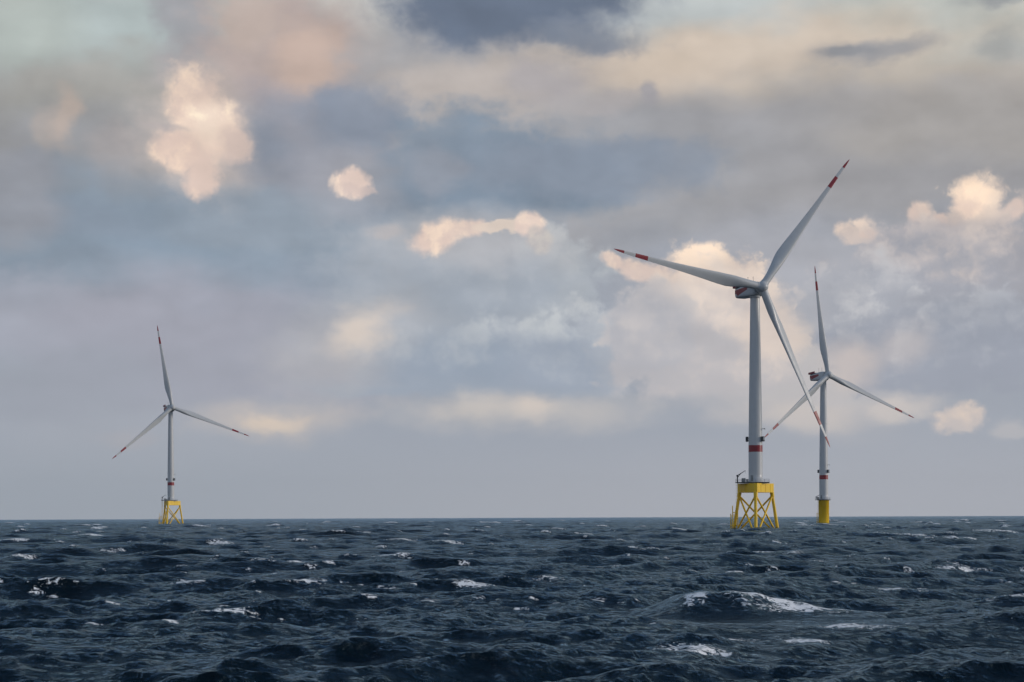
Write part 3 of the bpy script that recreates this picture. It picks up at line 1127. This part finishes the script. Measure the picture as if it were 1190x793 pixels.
for cx, cy, lr, ks in ((94.9, 670.0, 9.7, 3), (193.2, 1066.3, 0, 1), (-278.5, 1405.5, 9.7, 3)):
    for k in range(ks):
        a = math.atan2(-669.7, -94.8) + k * 2 * math.pi / 3
        dx, dy = X - (cx + lr * math.cos(a)), Y - (cy + lr * math.sin(a))
        fx = np.maximum(fx, .75 * np.exp(-(np.hypot(dx, dy * .5) / (1.8 if ks == 3 else 4.6)) ** 4))
foam = np.maximum(foam, fx)
# thin old foam in wind streaks
Z = H + ridge
co = np.empty((X.size, 3))
co[:, 0] = X + DX
co[:, 1] = Y + DY
co[:, 2] = Z
idx = np.arange(NT_ * NR_).reshape(NR_, NT_)
nxt = np.roll(idx, -1, axis=1)
quads = np.stack([idx[:-1], idx[1:], nxt[1:], nxt[:-1]], axis=-1).reshape(-1, 4)
# face up: check the winding once
a, b, c = co[quads[0][0]], co[quads[0][1]], co[quads[0][2]]
if np.cross(b - a, c - a)[2] < 0:
    quads = quads[:, ::-1]
cen = len(co)
co = np.vstack([co, [[0, 0, float(np.mean(Z[:NT_]))]]])
foam = np.append(foam, 0)
me = bpy.data.meshes.new('sea')
nq = len(quads)
tris = np.stack([np.full(NT_, cen), idx[0], nxt[0]], axis=-1)
a, b, c = co[tris[0][0]], co[tris[0][1]], co[tris[0][2]]
if np.cross(b - a, c - a)[2] < 0:
    tris = tris[:, ::-1]
me.vertices.add(len(co))
me.vertices.foreach_set('co', co.astype(np.float32).ravel())
loops = np.concatenate([quads.ravel(), tris.ravel()]).astype(np.int32)
me.loops.add(len(loops))
me.loops.foreach_set('vertex_index', loops)
starts = np.concatenate([np.arange(nq) * 4, nq * 4 + np.arange(NT_) * 3]).astype(np.int32)
me.polygons.add(len(starts))
me.polygons.foreach_set('loop_start', starts)
me.polygons.foreach_set('use_smooth', np.ones(len(starts), dtype=bool))
at_ = me.attributes.new('foam', 'FLOAT', 'POINT')
at_.data.foreach_set('value', foam.astype(np.float32))
me.update(calc_edges=True)
me.validate()

m, T, p, out = new_mat('sea_water')
geo = T.node('ShaderNodeNewGeometry')
pos = geo.outputs['Position']
dist = T.vmath('LENGTH', pos)
T.n.remove(p)
body = T.node('ShaderNodeBsdfDiffuse')
body.inputs['Color'].default_value = (0.0009, 0.0060, 0.0105, 1)
glo = T.node('ShaderNodeBsdfGlossy')
glo.inputs['Color'].default_value = (0.47, 0.67, 0.83, 1)
fre = T.node('ShaderNodeFresnel')
fre.inputs['IOR'].default_value = 1.24
T.put(glo.inputs['Roughness'], T.maprange(dist, 60, 2500, 0.07, 0.30, smooth=False))
rot = T.node('ShaderNodeMapping')
T.l.new(pos, rot.inputs[0])
rot.inputs['Rotation'].default_value = (0, 0, -math.atan2(WDIR[1], WDIR[0]))
rot.inputs['Scale'].default_value = (1.0, 0.55, 1.0)
r1 = T.noise(rot.outputs[0], 2.6, 6, 0.56, dist=0.5)
r2 = T.noise(rot.outputs[0], 0.42, 3, 0.5, dist=0.3)
hgt = T.math('ADD', T.math('MULTIPLY', r1, 0.26), T.math('MULTIPLY', r2, 0.5))
bump = T.node('ShaderNodeBump')
bump.inputs['Strength'].default_value = 1.0
bump.inputs['Distance'].default_value = 1.0
T.put(bump.inputs['Height'], hgt)
for nd in (body, glo, fre):
    T.l.new(bump.outputs[0], nd.inputs['Normal'])
wat = T.node('ShaderNodeMixShader')
T.l.new(fre.outputs[0], wat.inputs[0])
T.l.new(body.outputs[0], wat.inputs[1])
T.l.new(glo.outputs[0], wat.inputs[2])
# foam
att = T.node('ShaderNodeAttribute', attribute_name='foam')
fn = T.noise(pos, 1.9, 8, 0.70, dist=1.0)
fn2 = T.noise(rot.outputs[0], 0.28, 6, 0.65)
fm = T.math('ADD', att.outputs['Fac'], T.math('MULTIPLY_ADD', fn, 4.8, -2.46))
mask = T.maprange(fm, 0.42, 0.80)
mask = T.math('MULTIPLY', mask, T.maprange(att.outputs['Fac'], 0.04, 0.22))
# faint streaks of old foam
old = T.math('MULTIPLY', T.maprange(fn2, 0.60, 0.74), T.maprange(fn, 0.50, 0.66))
mask = T.math('MAXIMUM', mask, T.math('MULTIPLY', old, 0.04))
fo = T.node('ShaderNodeBsdfDiffuse')
fo.inputs['Color'].default_value = (0.93, 0.95, 0.96, 1)
ms = T.node('ShaderNodeMixShader')
T.put(ms.inputs[0], mask)
T.l.new(wat.outputs[0], ms.inputs[1])
T.l.new(fo.outputs[0], ms.inputs[2])
T.l.new(ms.outputs[0], out.inputs['Surface'])
me.materials.append(m)
sea = bpy.data.objects.new('sea', me)
COL.objects.link(sea)
sea['kind'] = 'structure'
sea['label'] = 'dark rough sea with whitecaps reaching the horizon'


# ------------------------------------------------------------------ thin sea air
bm = bpy.data.meshes.new('haze')
v = [(x, y, z) for x in (-9150, 9150) for y in (-9150, 9150) for z in (-12, 190)]
bm.from_pydata(v, [], [(0, 1, 3, 2), (4, 6, 7, 5), (0, 4, 5, 1), (2, 3, 7, 6), (0, 2, 6, 4), (1, 5, 7, 3)])
hm = bpy.data.materials.new('sea_air')
hm.use_nodes = True
ht_ = NT(hm.node_tree)
for nd in list(ht_.n):
    ht_.n.remove(nd)
ho = ht_.node('ShaderNodeOutputMaterial')
hv = ht_.node('ShaderNodeVolumePrincipled')
hv.inputs['Color'].default_value = (0.85, 0.90, 0.96, 1)
hv.inputs['Density'].default_value = 0.000028
ht_.l.new(hv.outputs[0], ho.inputs['Volume'])
bm.materials.append(hm)
haze = bpy.data.objects.new('haze', bm)
COL.objects.link(haze)
haze['kind'] = 'stuff'
haze['label'] = 'thin haze in the air over the sea'
haze['category'] = 'haze'
